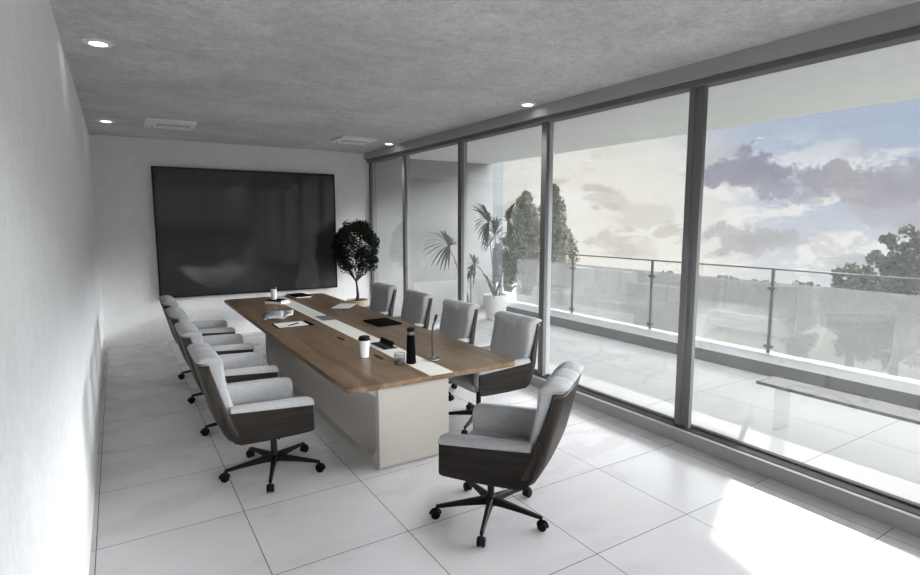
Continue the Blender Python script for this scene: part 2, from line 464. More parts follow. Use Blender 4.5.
# ================================================================ TELEVISION
tv = thing('television', (2.26, 5.50, 1.79), 'very large black wall screen in a thin dark frame on the back wall', 'television')
W2, H2 = 1.5, 1.063
f = MB()
f.box(-W2, W2, -.022, .0, H2 - .022, H2).box(-W2, W2, -.022, 0, -H2, -H2 + .022).box(-W2, -W2 + .022, -.022, 0, -H2 + .022, H2 - .022).box(W2 - .022, W2, -.022, 0, -H2 + .022, H2 - .022)
f.build('bezel', 'black', tv)
m, t = mat('screen'); finish(t, (.042, .042, .042), .09, .5); M['screen'] = m
B(-W2 + .022, W2 - .022, -.015, .0, -H2 + .022, H2 - .022).build('screen', 'screen', tv)
B(-W2 + .03, W2 - .03, 0, .04, -H2 + .03, H2 - .03).build('back_cover', 'black_matte', tv)
B(-.4, .4, .04, .069, -.3, .3).build('wall_mount', 'black_metal', tv)

# ================================================================ CEILING LIGHTS AND VENTS
for x, y, lab in ((.20, .375, 'round recessed ceiling light near the left wall, closest to the viewer'),
                  (.205, 4.11, 'round recessed ceiling light near the left wall, beside the far vent'),
                  (4.24, .375, 'round recessed ceiling light above the middle of the window wall'),
                  (4.235, 4.08, 'round recessed ceiling light in the far corner by the windows')):
    d = thing('ceiling_light', (x, y, ZC), lab, 'ceiling light', 'recessed ceiling lights')
    MB().lathe([(.055, -.004), (.060, -.014), (.088, -.012), (.102, -.003), (.102, 0), (.054, 0)], n=32).build('trim_ring', 'vent_white', d, 50)
    MB().lathe([(.0555, -.001), (.0555, -.006), (.001, -.0065)], n=32).build('lens', 'lamp', d)
    ld = bpy.data.lights.new('lamp', 'SPOT'); ld.energy = .6 if x < 1 else 20; ld.spot_size = R(92); ld.spot_blend = 1.0; ld.shadow_soft_size = .05
    lo = bpy.data.objects.new('lamp', ld); COL.objects.link(lo); lo.parent = d; lo.location = (0, 0, -.03)
for x, y, lab in ((.93, 3.88, 'white slotted ceiling vent, the one nearer the left wall'),
                  (3.56, 3.99, 'white slotted ceiling vent, the one nearer the windows')):
    d = thing('ceiling_vent', (x, y, ZC), lab, 'vent', 'ceiling vents')
    MB().prism(rrect(-.30, .30, -.32, .32, .02), -.03, 0).build('housing', 'vent_white', d, bevel=.006)
    MB().prism(rrect(-.15, .24, -.06, .10, .02), -.034, -.03).build('slot', 'vent_dark', d)
    MB().box(-.14, .23, -.045, -.03, -.038, -.034).box(-.14, .23, 0, .015, -.038, -.034).box(-.14, .23, .05, .065, -.038, -.034).build('louver', 'vent_white', d)
    MB().box(-.12, .12, -.26, -.2, -.045, -.03).build('flap', 'vent_white', d, bevel=.004)
    for xx in (-.26, -.2):
        MB().lathe([(.016, 0), (.016, -.004)], (xx, .2, -.03), 16).build('screw_hole', 'vent_dark', d)

# ================================================================ TABLE
TX0, TX1, TY0, TY1, TZ = 1.602, 3.212, -.855, 4.69, .745
tb = thing('conference_table', (0, 0, 0), 'long wooden conference table with a cream inlay and cream looped base', 'table')
S0, S1 = 2.302, 2.522
MB().prism(rrect(TX0, S0, TY0, TY1, (.10, 0, 0, .10), 8), TZ - .042, TZ).build('tabletop', 'table_wood', tb, 40, bevel=.004)
MB().prism(rrect(S1, TX1, TY0, TY1, (0, .10, .10, 0), 8), TZ - .042, TZ).build('tabletop', 'table_wood', tb, 40, bevel=.004)
MB().box(S0 + .0005, S1 - .0005, TY0 + .004, TY1 - .004, TZ - .04, TZ - .0002).build('center_strip', 'strip', tb)
MB().box(S0 - .0, S1 + .0, TY0 + .0005, TY0 + .0035, TZ - .042, TZ - .001).build('edge_band', 'table_edge', tb)
# looped base: outline in (y, z), extruded across x
def loop_out(y0, y1, z0, z1, r, rb):
    pts = [(y0, z1)]
    for k in range(9):
        a = R(180 + 90 * k / 8); pts.append((y0 + r + r * math.cos(a), z0 + r + r * math.sin(a)))
    for k in range(9):
        a = R(270 + 90 * k / 8); pts.append((y1 - rb + rb * math.cos(a), z0 + rb + rb * math.sin(a)))
    pts.append((y1, z1)); return pts
zt = TZ - .042
outer = loop_out(-.76, 3.12, 0, zt, .05, .16)
inner = loop_out(-.695, 3.05, .07, zt, .15, .20)
mb = MB(); n = len(outer)
for x in (1.885, 2.525):
    mb.v += [(x, a, b) for a, b in outer] + [(x, a, b) for a, b in inner]
for k in range(n - 1):
    a, b, c, d = k, k + 1, n + k + 1, n + k
    mb.f.append((a, b, c, d)); mb.f.append(tuple(i + 2 * n for i in (d, c, b, a)))
    mb.f.append((a, 2 * n + a, 2 * n + b, b)); mb.f.append((d, c, 2 * n + c, 2 * n + d))
mb.f.append((0, n, 3 * n, 2 * n)); mb.f.append((n - 1, 3 * n - 1, 4 * n - 1, 2 * n - 1))
mb.build('base', 'cream', tb, 40, bevel=.006)
# flush cable plate and the open pop-up socket
cp = MB().box(2.36, 2.515, 2.03, 2.39, TZ, TZ + .003).build('cable_plate', 'socket_grey', None, bevel=.001)
tag(cp, 'flat grey cable plate set in the cream inlay of the table', 'plate')
sk = thing('power_socket', (0, 0, 0), 'open black power socket box with raised lid on the cream inlay', 'socket')
MB().box(2.352, 2.50, .17, .52, TZ, TZ + .004).build('socket_frame', 'steel', sk, bevel=.001)
MB().box(2.365, 2.487, .185, .505, TZ + .004, TZ + .007).build('socket_face', 'black', sk)
MB().box(0, .05, -.15, .15, 0, .006).xf(Matrix.Translation((2.452, .345, TZ + .012)) @ Matrix.Rotation(R(-62), 4, 'Y')).build('socket_lid', 'black', sk)
for k in range(5): MB().box(2.40, 2.425, .21 + k * .058, .235 + k * .058, TZ + .007, TZ + .009).build('socket_outlet', 'steel', sk)

# ================================================================ CHAIRS
def lerp(a, b, t): return a + (b - a) * t
def interp(tbl, z):
    if z <= tbl[0][0]: return tbl[0][1]
    for (z0, v0), (z1, v1) in zip(tbl, tbl[1:]):
        if z <= z1: return lerp(v0, v1, (z - z0) / (z1 - z0))
    return tbl[-1][1]
XF = [(.40, -.27), (.52, -.33), (.64, -.372), (.75, -.408), (.87, -.443), (1.0, -.480)]
XB = [(.385, -.20), (.392, -.27), (.41, -.33), (.44, -.372), (.50, -.408), (.58, -.435), (.66, -.455), (.75, -.478), (.87, -.508), (1.0, -.543)]
HW = [(.39, .335), (.46, .352), (.64, .352), (.80, .322), (1.0, .302)]
CW = [(.45, .262), (.60, .266), (.70, .310), (.80, .308), (.985, .289), (1.0, .300), (1.05, .302)]
def make_chair(rot_base=0):
    c = thing('conference_chair', (0, 0, 0), '', '')
    # --- five star base
    MB().lathe([(.034, .075), (.040, .085), (.040, .125), (.030, .14), (.024, .15), (.024, .33), (.034, .335), (.034, .36)], n=20).build('gas_column', 'black_metal', c, 40)
    MB().prism(rrect(-.12, .12, -.10, .10, .03), .355, .385).build('tilt_mechanism', 'black_metal', c, bevel=.006)
    MB().tube([(-.02, -.09, .368), (-.02, -.24, .362), (-.02, -.27, .360)], [.006, .006, .010], 8).build('lever', 'black_metal', c, 40)
    for k in range(5):
        a = R(180 + 72 * k) + rot_base
        ca, sa = math.cos(a), math.sin(a)
        rings = []
        for r, z, hw, hh in ((.022, .112, .026, .026), (.10, .108, .022, .022), (.22, .098, .017, .016), (.34, .086, .014, .012), (.372, .083, .013, .010)):
            rings.append([(r * ca - s * hw * sa, r * sa + s * hw * ca, z + q * hh) for s, q in ((-1, -1), (1, -1), (.75, 1), (-.75, 1))])
        sp = MB().loft(rings).build('star_leg', 'black_metal', c, 30, bevel=.004)
        cx, cy = .365 * ca, .365 * sa
        # twin wheel caster
        cs = MB()
        cs.tube([(cx, cy, .085), (cx, cy, .055)], .009, 8)
        ax = Vector((-sa, ca, 0)); ct = Vector((cx, cy, .031)) - Vector((ca, sa, 0)) * (-.010)
        for s in (-1, 1):
            cs.tube([ct + ax * s * .006, ct + ax * s * .010, ct + ax * s * .022, ct + ax * s * .026], [.024, .031, .031, .024], 18)
        cs.tube([ct - ax * .008, ct + ax * .008], .024, 12)
        hood = [ct + Vector((ca * math.cos(q) * .036, sa * math.cos(q) * .036, .036 * math.sin(q))) for q in [R(v) for v in (0, 30, 60, 90, 120, 150, 180)]]
        cs.tube(hood, .0075, 8)
        cs.build('caster', 'black', sp, 40)
    # --- bent-wood back shell
    rows = []
    zs = [.395, .41, .44, .48, .53, .58, .64, .70, .76, .82, .88, .93, .965, .985]
    for z in zs:
        xf, xb, hw = interp(XF, z), interp(XB, z), interp(HW, z)
        if z < .44: xf = max(xf, xb + .02)
        r = min(.055, (xf - xb) * .85)
        half = [(xf, hw)]
        half += [(xb + r, hw)] + [(xb + r - r * math.sin(R(a)), hw - r + r * math.cos(R(a))) for a in (22, 45, 68, 90)]
        half += [(xb - .004, hw * .55), (xb - .007, hw * .25), (xb - .008, 0)]
        full = half + [(x, -y) for x, y in half[-2::-1]]
        row = []
        for x, y in full:
            zz = z
            if z == .985: zz = z + .012 * (abs(y) / hw) ** 4 - .006
            row.append((x, y, zz))
        rows.append(row)
    MB().grid(rows).build('back_shell', 'walnut_z', c, 60, solid=.012)
    # bottom pan, curved up into the arms
    rows = []
    for x, zb in ((.20, .404), (.10, .396), (0, .390), (-.12, .388), (-.22, .392), (-.29, .402)):
        rows.append([(x, .342 * s, zb + .018 * abs(s) ** 3) for s in (-1, -.9, -.7, -.4, 0, .4, .7, .9, 1)])
    MB().grid(rows).build('seat_pan', 'walnut_x', c, 60, solid=.010)
    # --- arms
    for s in (1, -1):
        prof = [(.227, .42), (.225, .604), (.10, .612), (-.10, .624), (-.372, .642), (-.40, .60), (-.385, .50), (-.345, .42), (-.30, .398), (-.1, .393), (.08, .395), (.20, .400), (.221, .407)]
        y0, y1 = sorted((s * .340, s * .356))
        MB().prism(prof, y0, y1, 'y').build('arm_panel', 'walnut_x', c, 30, bevel=.003)
        # upholstered inside and top pad, lofted along x
        rings = []
        for x, ztop, zlow, k in ((.232, .600, .50, .35), (.236, .622, .49, .7), (.228, .644, .47, .93), (.20, .660, .46, 1), (.05, .667, .46, 1), (-.15, .672, .46, 1), (-.30, .676, .46, .98), (-.36, .676, .46, .9)):
            yc = .309; hw = .050 * k
            zo = interp([(-.372, .642), (-.10, .624), (.10, .612), (.225, .604)], x)
            rings.append([(x, s * (yc - hw), zlow), (x, s * (yc - hw - .004), (zlow + ztop) / 2), (x, s * (yc - hw), ztop - .02), (x, s * (yc - hw * .6), ztop - .004), (x, s * yc, ztop),
                          (x, s * (yc + hw * .6), ztop - .003), (x, s * (yc + hw), min(ztop - .012, zo + .012)), (x, s * (yc + hw * 1.0), zo), (x, s * (yc + .5 * hw), zo - .01), (x, s * (yc + .5 * hw), zlow)])
        MB().loft(rings).build('armrest', 'fabric', c, 55)
    # --- seat cushion
    rings = []
    for y, k in ((-.266, .0), (-.262, .5), (-.24, .9), (-.12, 1), (0, 1.04), (.12, 1), (.24, .9), (.262, .5), (.266, 0)):
        zt = .452 + .038 * k; xo = .015 * k
        rings.append([(.215 + xo, y, .415), (.228 + xo, y, .430), (.230 + xo, y, zt - .028), (.215 + xo, y, zt - .008), (.17, y, zt), (.05, y, zt + .002), (-.15, y, zt - .008), (-.33, y, zt - .02), (-.36, y, .43), (-.1, y, .41)])
    MB().loft(rings).build('seat_cushion', 'fabric', c, 55)
    # --- back cushion with two stitched seams
    prof = [(-.27, .455), (-.262, .50), (-.283, .56), (-.316, .64), (-.343, .72), (-.366, .80), (-.385, .88), (-.393, .93), (-.400, .97), (-.417, 1.007), (-.45, 1.035), (-.49, 1.048), (-.535, 1.046),
            (-.574, 1.034), (-.592, 1.018), (-.592, 1.006), (-.578, 1.001), (-.562, .98), (-.550, .95), (-.524, .87), (-.484, .75), (-.45, .65), (-.42, .56), (-.385, .49), (-.33, .455)]
    prof = [(x + .036 * max(0, min(1, (z - .60) / .40)), z) for x, z in prof]
    cen = [interp([(.45, -.33), (.64, -.382), (.87, -.435), (1.05, -.465)], z) for _, z in prof]
    rings = []
    ys = [-.309, -.304, -.290, -.26, -.18, -.112, -.103, -.094, -.03, .03, .094, .103, .112, .18, .26, .290, .304, .309]
    for y in ys:
        ay = abs(y)
        k = 1.0
        if ay > .285: k = {.290: .97, .304: .86, .309: .70}[round(ay, 3)]
        g = .010 if round(ay, 3) == .103 else (.002 if .09 < ay < .115 else 0)
        ring = []
        for i, (x, z) in enumerate(prof):
            hwz = interp(CW, z)
            zc = min(max(z, .47), 1.0)
            xx = cen[i] + (x - cen[i]) * k
            zz = zc + (z - zc) * k
            gg = g * .7 if z > .97 else (g * .22 if (i < 12 and z > .55) else 0)
            nx, nz = (x - cen[i]), (z - zc)
            L = math.hypot(nx, nz) or 1
            xx -= nx / L * gg; zz -= nz / L * gg
            if i < 13 and z < 1.0: xx -= .018 * (ay / .309) ** 4 * 1.0
            yy = y * hwz / .309
            if i >= 15:
                if z < 1.0 and z > .5:
                    rr, hh = .058, interp(HW, z) - .008
                    dd = max(0, abs(yy) - (hh - rr))
                    xx = max(xx, interp(XB, z) + .014 + rr - math.sqrt(max(0, rr * rr - dd * dd)))
                elif z >= 1.0:
                    xx += .045 * max(0, (ay - .24) / .07) ** 2
            ring.append((xx, yy, zz))
        rings.append(ring)
    MB().loft(rings).build('back_cushion', 'fabric', c, 50)
    return c
chair0 = make_chair()
CX = 1.185; RX = 3.150
YS = [-.283, .797, 1.872, 2.955]
ordl = ['nearest to the viewer', 'second from the near end', 'third from the near end', 'farthest from the viewer']
spots = []
for i, y in enumerate(YS):
    spots.append((CX, y, 0, 'grey and walnut swivel chair, left wall side of table, ' + ['nearest to the viewer', 'second nearest to the viewer', 'third nearest to the viewer', 'closest to the screen'][i]))
for i, y in enumerate(YS):
    spots.append((RX, y, math.pi, 'grey and walnut swivel chair, window side of table, ' + ['nearest to the viewer', 'second nearest to the viewer', 'third nearest to the viewer', 'closest to the screen'][i]))
chairs = []
for i, (x, y, rz, lab) in enumerate(spots):
    o = chair0 if i == 0 else copy_tree(chair0)
    o.location = (x, y, 0); o.rotation_euler = (0, 0, rz)
    tag(o, lab, 'chair', 'chairs along both sides of the table'); chairs.append(o)
head = make_chair(R(10 - 126 - 180))
head.location = (2.263, -1.755, 0); head.rotation_euler = (0, 0, R(126))
tag(head, 'grey and walnut swivel chair at the near table end, turned askew, seen from behind', 'chair', 'chairs around the table')

# ================================================================ THINGS ON THE TABLE
def paper_cup(loc, lab, lid):
    c = thing('paper_cup', loc, lab, 'cup')
    MB().lathe([(.030, 0), (.036, .002), (.050, .155), (.053, .158), (.053, .164), (.047, .166), (.001, .160)], n=28).build('cup_body', 'cup', c, 40)
    MB().lathe([(.055, .160), (.056, .170), (.052, .174), (.049, .190), (.044, .194), (.040, .188), (.001, .187)], n=28).build('lid', lid, c, 40)
    return c
paper_cup((2.088, .012, TZ), 'white takeaway coffee cup with a black lid at the near end of the table', 'black')
# stack of books with the plain white cup
def hexbook(name, loc, rz, w_, d_, h_, label, cover='black_matte'):
    b = thing(name, loc, label, 'book', rz=rz)
    MB().box(-w_ / 2, w_ / 2, -d_ / 2, d_ / 2, 0, .004).box(-w_ / 2, w_ / 2, -d_ / 2, d_ / 2, h_ - .004, h_).box(-w_ / 2, -w_ / 2 + .004, -d_ / 2, d_ / 2, .004, h_ - .004).build('cover', cover, b, bevel=.001)
    MB().box(-w_ / 2 + .004, w_ / 2 - .006, -d_ / 2 + .006, d_ / 2 - .006, .004, h_ - .004).build('pages', 'paper', b)
    return b
hexbook('book', (2.25, 3.87, TZ), R(38), .22, .30, .035, 'thick white-paged book lying under a slim dark book at the far end of the table', 'cup')
hexbook('book', (2.24, 3.89, TZ + .035), R(43), .21, .27, .018, 'slim black-covered book on top of a thicker book, under the white cup', 'black_matte')
c2 = thing('paper_cup', (2.21, 3.93, TZ + .053), 'plain white tall cup with a spoon standing on the two stacked books', 'cup')
MB().lathe([(.034, 0), (.040, .003), (.044, .15), (.046, .152), (.042, .153), (.039, .02), (.001, .018)], n=24).build('cup_body', 'cup', c2, 40)
MB().tube([(.02, .01, .022), (.036, .0, .14), (.040, 0, .185)], [.006, .004, .005], 8).build('spoon', 'cup', c2, 40)
# magazine
mg = thing('magazine', (0, 0, TZ), 'open printed magazine with grey pictures on the left half of the table', 'magazine')
m, t = mat('print')
v = t.new('ShaderNodeTexCoord').outputs['Object']
vr = t.new('ShaderNodeTexVoronoi'); vr.distance = 'CHEBYCHEV'; t.link(v, vr.inputs[0]); vr.inputs['Scale'].default_value = 7
c_ = t.mix(t.maprange(vr.outputs['Color'], .45, .55), lin(205, 208, 212), lin(110, 118, 128))
c_ = t.mix(t.maprange(t.noise(v, 30, 3), .4, .6, 0, .6), c_, lin(215, 215, 215))
finish(t, c_, .35, .5); M['print'] = m
def sheet(corner, z, curl=.01, n=8):
    (a, b, c, d) = [Vector((*p, 0)) for p in corner]
    rows = []
    for i in range(n + 1):
        u = i / n
        rows.append([tuple(a.lerp(b, u).lerp(d.lerp(c, u), k / 4) + Vector((0, 0, z + curl * math.sin(math.pi * u) ** .7 + .002))) for k in range(5)])
    return MB().grid(rows)
sheet([(1.72, 2.47), (1.96, 2.40), (2.13, 3.05), (1.89, 3.12)], 0, .012).build('left_page', 'print', mg, 60, solid=.002)
sheet([(1.96, 2.40), (2.15, 2.66), (2.29, 3.12), (2.13, 3.05)], 0, .014).build('right_page', 'print', mg, 60, solid=.002)
# clipboard
cb = thing('clipboard', (0, 0, TZ), 'black clipboard folder holding white paper on the left half of the table', 'clipboard')
def quad(mb, pts, z0, z1):
    return mb.prism(pts, z0, z1)
quad(MB(), [(1.745, 1.795), (2.185, 1.81), (2.175, 2.14), (1.755, 2.145)], 0, .006).build('board', 'black_matte', cb, bevel=.001)
quad(MB(), [(1.765, 1.805), (2.115, 1.815), (2.115, 2.11), (1.768, 2.115)], .006, .008).build('sheet', 'paper', cb)
MB().box(1.86, 2.0, 2.115, 2.14, .006, .014).build('clip', 'steel', cb)
def pen(p0, p1, z, lab):
    o = thing('pen', (p0[0], p0[1], z), lab, 'pen')
    d = Vector((p1[0] - p0[0], p1[1] - p0[1], 0))
    P = lambda u, h=.0055: (d.x * u, d.y * u, h)
    MB().tube([P(0), P(.04), P(.12), P(.62)], [.001, .003, .0055, .006], 10).build('barrel', 'black', o, 40)
    MB().tube([P(.62), P(.97), P(1)], [.0065, .0065, .004], 10).build('cap', 'black_metal', o, 40)
pen((1.875, 1.85), (2.035, 1.965), TZ + .010, 'black pen lying on the white sheet of the clipboard')
pen((2.195, -.165), (2.192, .028), TZ, 'black pen beside the coffee cup at the near end of the table')
pen((2.178, .775), (2.166, .97), TZ, 'black pen lying in the middle of the table next to the cream inlay')
# closed laptop
lp = thing('laptop', (2.93, 1.51, TZ), 'closed black laptop lying on the window half of the table', 'laptop', rz=R(2))
MB().prism(rrect(-.155, .155, -.225, .225, .012), 0, .011).build('base', 'black_matte', lp, bevel=.002)
MB().prism(rrect(-.155, .155, -.225, .225, .012), .0115, .018).build('lid', 'black_matte', lp, bevel=.002)
# notebook at the far end
nb = thing('notebook', (2.735, 4.46, TZ), 'black notebook with pale page edges at the far end of the table', 'notebook', rz=R(4))
MB().box(-.14, .14, -.24, .24, 0, .004).box(-.14, .14, -.24, .24, .02, .025).box(.13, .14, -.24, .24, .004, .02).build('cover', 'black_matte', nb, bevel=.001)
MB().box(-.13, .13, -.235, .235, .004, .02).build('pages', 'paper', nb)
# white paper block
pb = thing('paper_pad', (3.0, 3.01, TZ), 'white pad of paper on the window half of the table', 'paper', rz=R(-3))
quad(MB(), [(-.245, -.13), (-.01, -.26), (.24, .12), (.01, .26)], 0, .004).build('backing', 'black_matte', pb)
quad(MB(), [(-.235, -.125), (-.01, -.25), (.23, .12), (.01, .25)], .004, .012).build('sheets', 'paper', pb)
# bottle, tumbler, microphone
bt = thing('bottle', (2.35, -.41, TZ), 'tall matte black bottle with a grey collar at the near end of the table', 'bottle')
MB().lathe([(.040, 0), (.044, .004), (.042, .04), (.038, .14), (.034, .24), (.032, .255), (.001, .256)], n=28).build('body', 'black_matte', bt, 40)
MB().lathe([(.031, .255), (.031, .285)], n=28).build('collar', 'steel', bt, 40)
MB().lathe([(.033, .285), (.034, .287), (.034, .312), (.031, .315), (.001, .315)], n=28).build('cap', 'black', bt, 40)
gl = thing('tumbler', (2.25, -.388, TZ), 'short clear glass with dark liquid beside the black bottle', 'glass')
MB().lathe([(.046, 0), (.048, .10), (.046, .10), (.044, .008), (.001, .008)], n=28).build('glass', 'tumbler', gl, 40)
MB().lathe([(.040, .009), (.043, .042), (.001, .042)], n=28).build('liquid', 'black', gl, 40)
mc = thing('microphone', (2.575, -.40, TZ), 'gooseneck conference microphone on a round metal foot, standing on the cream inlay', 'microphone')
MB().lathe([(.062, 0), (.064, .004), (.062, .012), (.02, .018), (.012, .03), (.001, .031)], n=30).build('foot', 'steel', mc, 40)
MB().tube([(0, 0, .02), (-.004, 0, .12), (-.004, .004, .22), (.006, .01, .30), (.03, .016, .345)], [.011, .0095, .009, .009, .009], 12).build('gooseneck', 'rail_steel', mc, 50)
MB().tube([(.03, .016, .345), (.036, .018, .36), (.052, .024, .395), (.055, .025, .40)], [.009, .013, .013, .009], 12).build('capsule', 'black_metal', mc, 50)
MB().lathe([(.010, 0), (.010, .008), (.001, .009)], (.038, -.02, .012), 12).build('button', 'black', mc)

# ================================================================ PLANTS
def leaf_cloud(mb, centers, n, size, rng, flat=.5):
    for _ in range(n):
        c, r = rng.choice(centers)
        while True:
            p = Vector((rng.uniform(-1, 1), rng.uniform(-1, 1), rng.uniform(-1, 1)))
            if .35 < p.length < 1: break
        q = Vector(c) + Vector((p.x * r[0], p.y * r[1], p.z * r[2]))
        a = Vector((rng.uniform(-1, 1), rng.uniform(-1, 1), rng.uniform(-1, 1))).normalized()
        b = a.orthogonal().normalized()
        b = Matrix.Rotation(rng.uniform(0, 6.28), 3, a) @ b
        s = size * rng.uniform(.6, 1.3)
        k = b.cross(a)
        mb.add([q - b * s, q + k * s * flat + a * s * .15, q + b * s, q - k * s * flat + a * s * .15], [(0, 1, 2, 3)])
def branches(mb, base, top, rng, n, spread, r0):
    base, top = Vector(base), Vector(top)
    mid = base.lerp(top, .5)
    mb.tube([base, base.lerp(top, .3) + Vector((.01, 0, 0)), mid], [r0, r0 * .8, r0 * .7], 8)
    for _ in range(n):
        a = rng.uniform(0, 6.28); s = spread * rng.uniform(.5, 1)
        e = top + Vector((math.cos(a) * s, math.sin(a) * s, rng.uniform(-.2, .4) * spread))
        m1 = mid.lerp(e, .5) + Vector((math.cos(a), math.sin(a), -.4)) * s * .15
        mb.tube([mid.lerp(base, rng.uniform(0, .15)), m1, e], [r0 * .5, r0 * .35, r0 * .12], 6)
rng = random.Random(3)
pt = thing('potted_tree', (3.97, 5.0, 0), 'small dark leafy tree in a tan pot in the far corner by the windows', 'plant')
MB().lathe([(.12, 0), (.14, .01), (.20, .50), (.205, .53), (.19, .535), (.185, .50), (.001, .49)], n=32).build('pot', 'pot_tan', pt, 40)
MB().lathe([(.184, .49), (.18, .505), (.001, .512)], n=32).build('soil', 'soil', pt, 40)
mb = MB()
mb.tube([(0, 0, .50), (.012, 0, .62), (.0, 0, .76), (-.012, 0, .88)], [.036, .028, .020, .018], 10)
for k in range(16):
    a = k * 2.4; s = rng.uniform(.16, .34)
    mb.tube([(-.012, 0, .86 + .02 * (k % 3)), (math.cos(a) * s * .5, math.sin(a) * s * .5, 1.02), (math.cos(a) * s, math.sin(a) * s, rng.uniform(1.15, 1.45))], [.010, .007, .003], 6)
mb.build('trunk', 'bark', pt, 60)
mb = MB(); cs = [((0, 0, 1.42), (.38, .38, .46))] * 12
for k in range(60):
    a = rng.uniform(0, 6.28); e = rng.uniform(-.7, 1.4); r = .36
    cs.append(((math.cos(a) * math.cos(e) * r, math.sin(a) * math.cos(e) * r, 1.44 + math.sin(e) * r * 1.25), (rng.uniform(.07, .16),) * 3))
leaf_cloud(mb, cs, 12000, .022, rng)
mb.build('foliage', 'leaf_dark', pt, recalc=False)

def palm(loc, label, pot_r, pot_h, potmat, seed, stems):
    rg = random.Random(seed)
    p = thing('potted_palm', loc, label, 'plant', 'potted palms on the terrace')
    MB().lathe([(pot_r * .68, 0), (pot_r * .75, .01), (pot_r, pot_h * .75), (pot_r * .97, pot_h), (pot_r * .88, pot_h), (pot_r * .86, pot_h - .04), (.001, pot_h - .05)], n=36).build('pot', potmat, p, 40)
    MB().lathe([(pot_r * .86, pot_h - .05), (.001, pot_h - .03)], n=30).build('soil', 'soil', p)
    for (dx, dy, h, fan, nb_) in stems:
        e = Vector((dx, dy, h)); b = Vector((rg.uniform(-.06, .06), rg.uniform(-.06, .06), pot_h - .04))
        pts = [b, b.lerp(e, .35) + Vector((0, 0, .10)), b.lerp(e, .7) + Vector((0, 0, .10)), e]
        st = MB().tube(pts, [.014, .010, .008, .006], 8).build('stem', 'bark', p, 60)
        # frond: long narrow leaflets fanning from the stem end, drooping at the tips
        d0 = Vector((dx, dy, .35)).normalized()
        fr = MB(); side = d0.cross(Vector((0, 0, 1))).normalized(); upv = side.cross(d0)
        for k in range(nb_):
            u = k / (nb_ - 1) * 2 - 1
            ang = u * 1.9
            along = e - d0 * (abs(u) * .12 * fan)
            dr = (d0 * math.cos(ang) + (side * .55 + upv * .80 * (1 if u else 1)) * math.sin(ang)).normalized()
            L = fan * (1 - .35 * abs(u)) * rg.uniform(.85, 1.1)
            wv = dr.cross(Vector((rg.uniform(-.3, .3), rg.uniform(-.3, .3), 1))).normalized()
            ctr = []
            for q in (0, .25, .5, .75, 1):
                ctr.append(along + dr * L * q + Vector((0, 0, -.42 * L * q * q)))
            wd_ = [.005, .018, .022, .015, .001]
            row1 = [c_ - wv * w_ for c_, w_ in zip(ctr, wd_)]; row2 = [c_ + wv * w_ for c_, w_ in zip(ctr, wd_)]
            fr.grid([row1, row2])
        fr.build('frond', 'leaf_palm', p, recalc=False)
    return p
palm((6.72, 4.42, 0), 'palm with broad fan fronds in a round pale pot at the end of the terrace', .25, .50, 'pot_white', 5,
     [(-.22, .0, 2.02, .74, 27), (.32, -.05, 2.05, .80, 27), (.05, .1, 1.75, .62, 21), (-.30, -.2, .80, .42, 13), (.20, -.2, 1.30, .55, 17), (-.42, .2, 1.15, .5, 15), (0.02, -.05, .60, .22, 9)])
palm((5.80, 3.98, 0), 'thinner drooping palm beside the window, left of the pale potted palm', .16, .42, 'socket_grey', 9,
     [(-.42, .12, 1.58, .62, 21), (-.16, -.10, .70, .34, 13), (.10, .1, 1.05, .30, 9)])

def tree(name, loc, label, trunk_h, crowns, n, size, leafm, seed, cat='tree', group=None, tr=.12):
    rg = random.Random(seed)
    o = thing(name, loc, label, cat, group)
    mb = MB(); mb.tube([(0, 0, 0), (.03, 0, trunk_h * .5), (0, .02, trunk_h)], [tr, tr * .8, tr * .5], 10)
    for (c, r) in crowns[:10]:
        mb.tube([(0, .01, trunk_h * .85), tuple(c_ * .6 + (trunk_h * .4 if i == 2 else 0) for i, c_ in enumerate(c)), c], [tr * .4, tr * .25, tr * .1], 6)
    mb.build('trunk', 'bark', o, 60)
    mb = MB(); leaf_cloud(mb, crowns, n, size, rg)
    mb.build('foliage', leafm, o, recalc=False)
    return o
def cone(h0, h1, r, n, rg, cr=.35):
    out = []
    for k in range(n):
        u = rg.random() ** .8; z = lerp(h0, h1, u)
        rr = r * (1 - u) ** .65 * (.85 + .15 * math.sin(u * 17)); q = math.sqrt(rg.random()) * rr; a = rg.uniform(0, 6.28)
        c_ = cr * (.55 + .6 * (1 - u))
        out.append(((math.cos(a) * q, math.sin(a) * q, z), (c_, c_, c_ * 1.3)))
    return out
def crown(c, rx, rz, n, rg, cr):
    out = []
    for k in range(n):
        v_ = Vector((rg.gauss(0, 1), rg.gauss(0, 1), rg.gauss(0, 1))).normalized() * rg.uniform(.35, 1)
        k_ = rg.uniform(.6, 1.1)
        out.append(((c[0] + v_.x * rx, c[1] + v_.y * rx, c[2] + v_.z * rz), (cr * k_, cr * k_, cr * k_ * .9)))
    return out
rg = random.Random(11)
tree('tall_tree', (15.3, 14.2, -7), 'tall bushy tree beyond the terrace, left one of the pair behind the concrete wall', 6.5, cone(6.4, 10.05, 1.35, 90, rg), 9000, .09, 'leaf_tree', 1, group='trees beyond the terrace', tr=.18)
tree('tall_tree', (18.85, 16.45, -7), 'tall bushy tree beyond the terrace, right and slightly taller one of the pair', 6.5, cone(5.0, 10.6, 1.65, 120, rg, .4), 9000, .09, 'leaf_tree', 2, group='trees beyond the terrace', tr=.18)
tree('garden_tree', (10.6, 9.2, -7), 'loose leafy tree right behind the potted palm, beyond the terrace end', 6.2, crown((-.05, 0, 7.6), .75, 1.0, 60, rg, .17), 4200, .06, 'leaf_far', 3, tr=.08)
tree('field_tree', (33.5, 8.9, -7), 'dark spreading tree beyond the railing at the right edge of the view', 3.5, crown((0, 0, 4.4), 1.5, 3.2, 130, rg, .38), 9000, .15, 'leaf_far', 4, tr=.25)
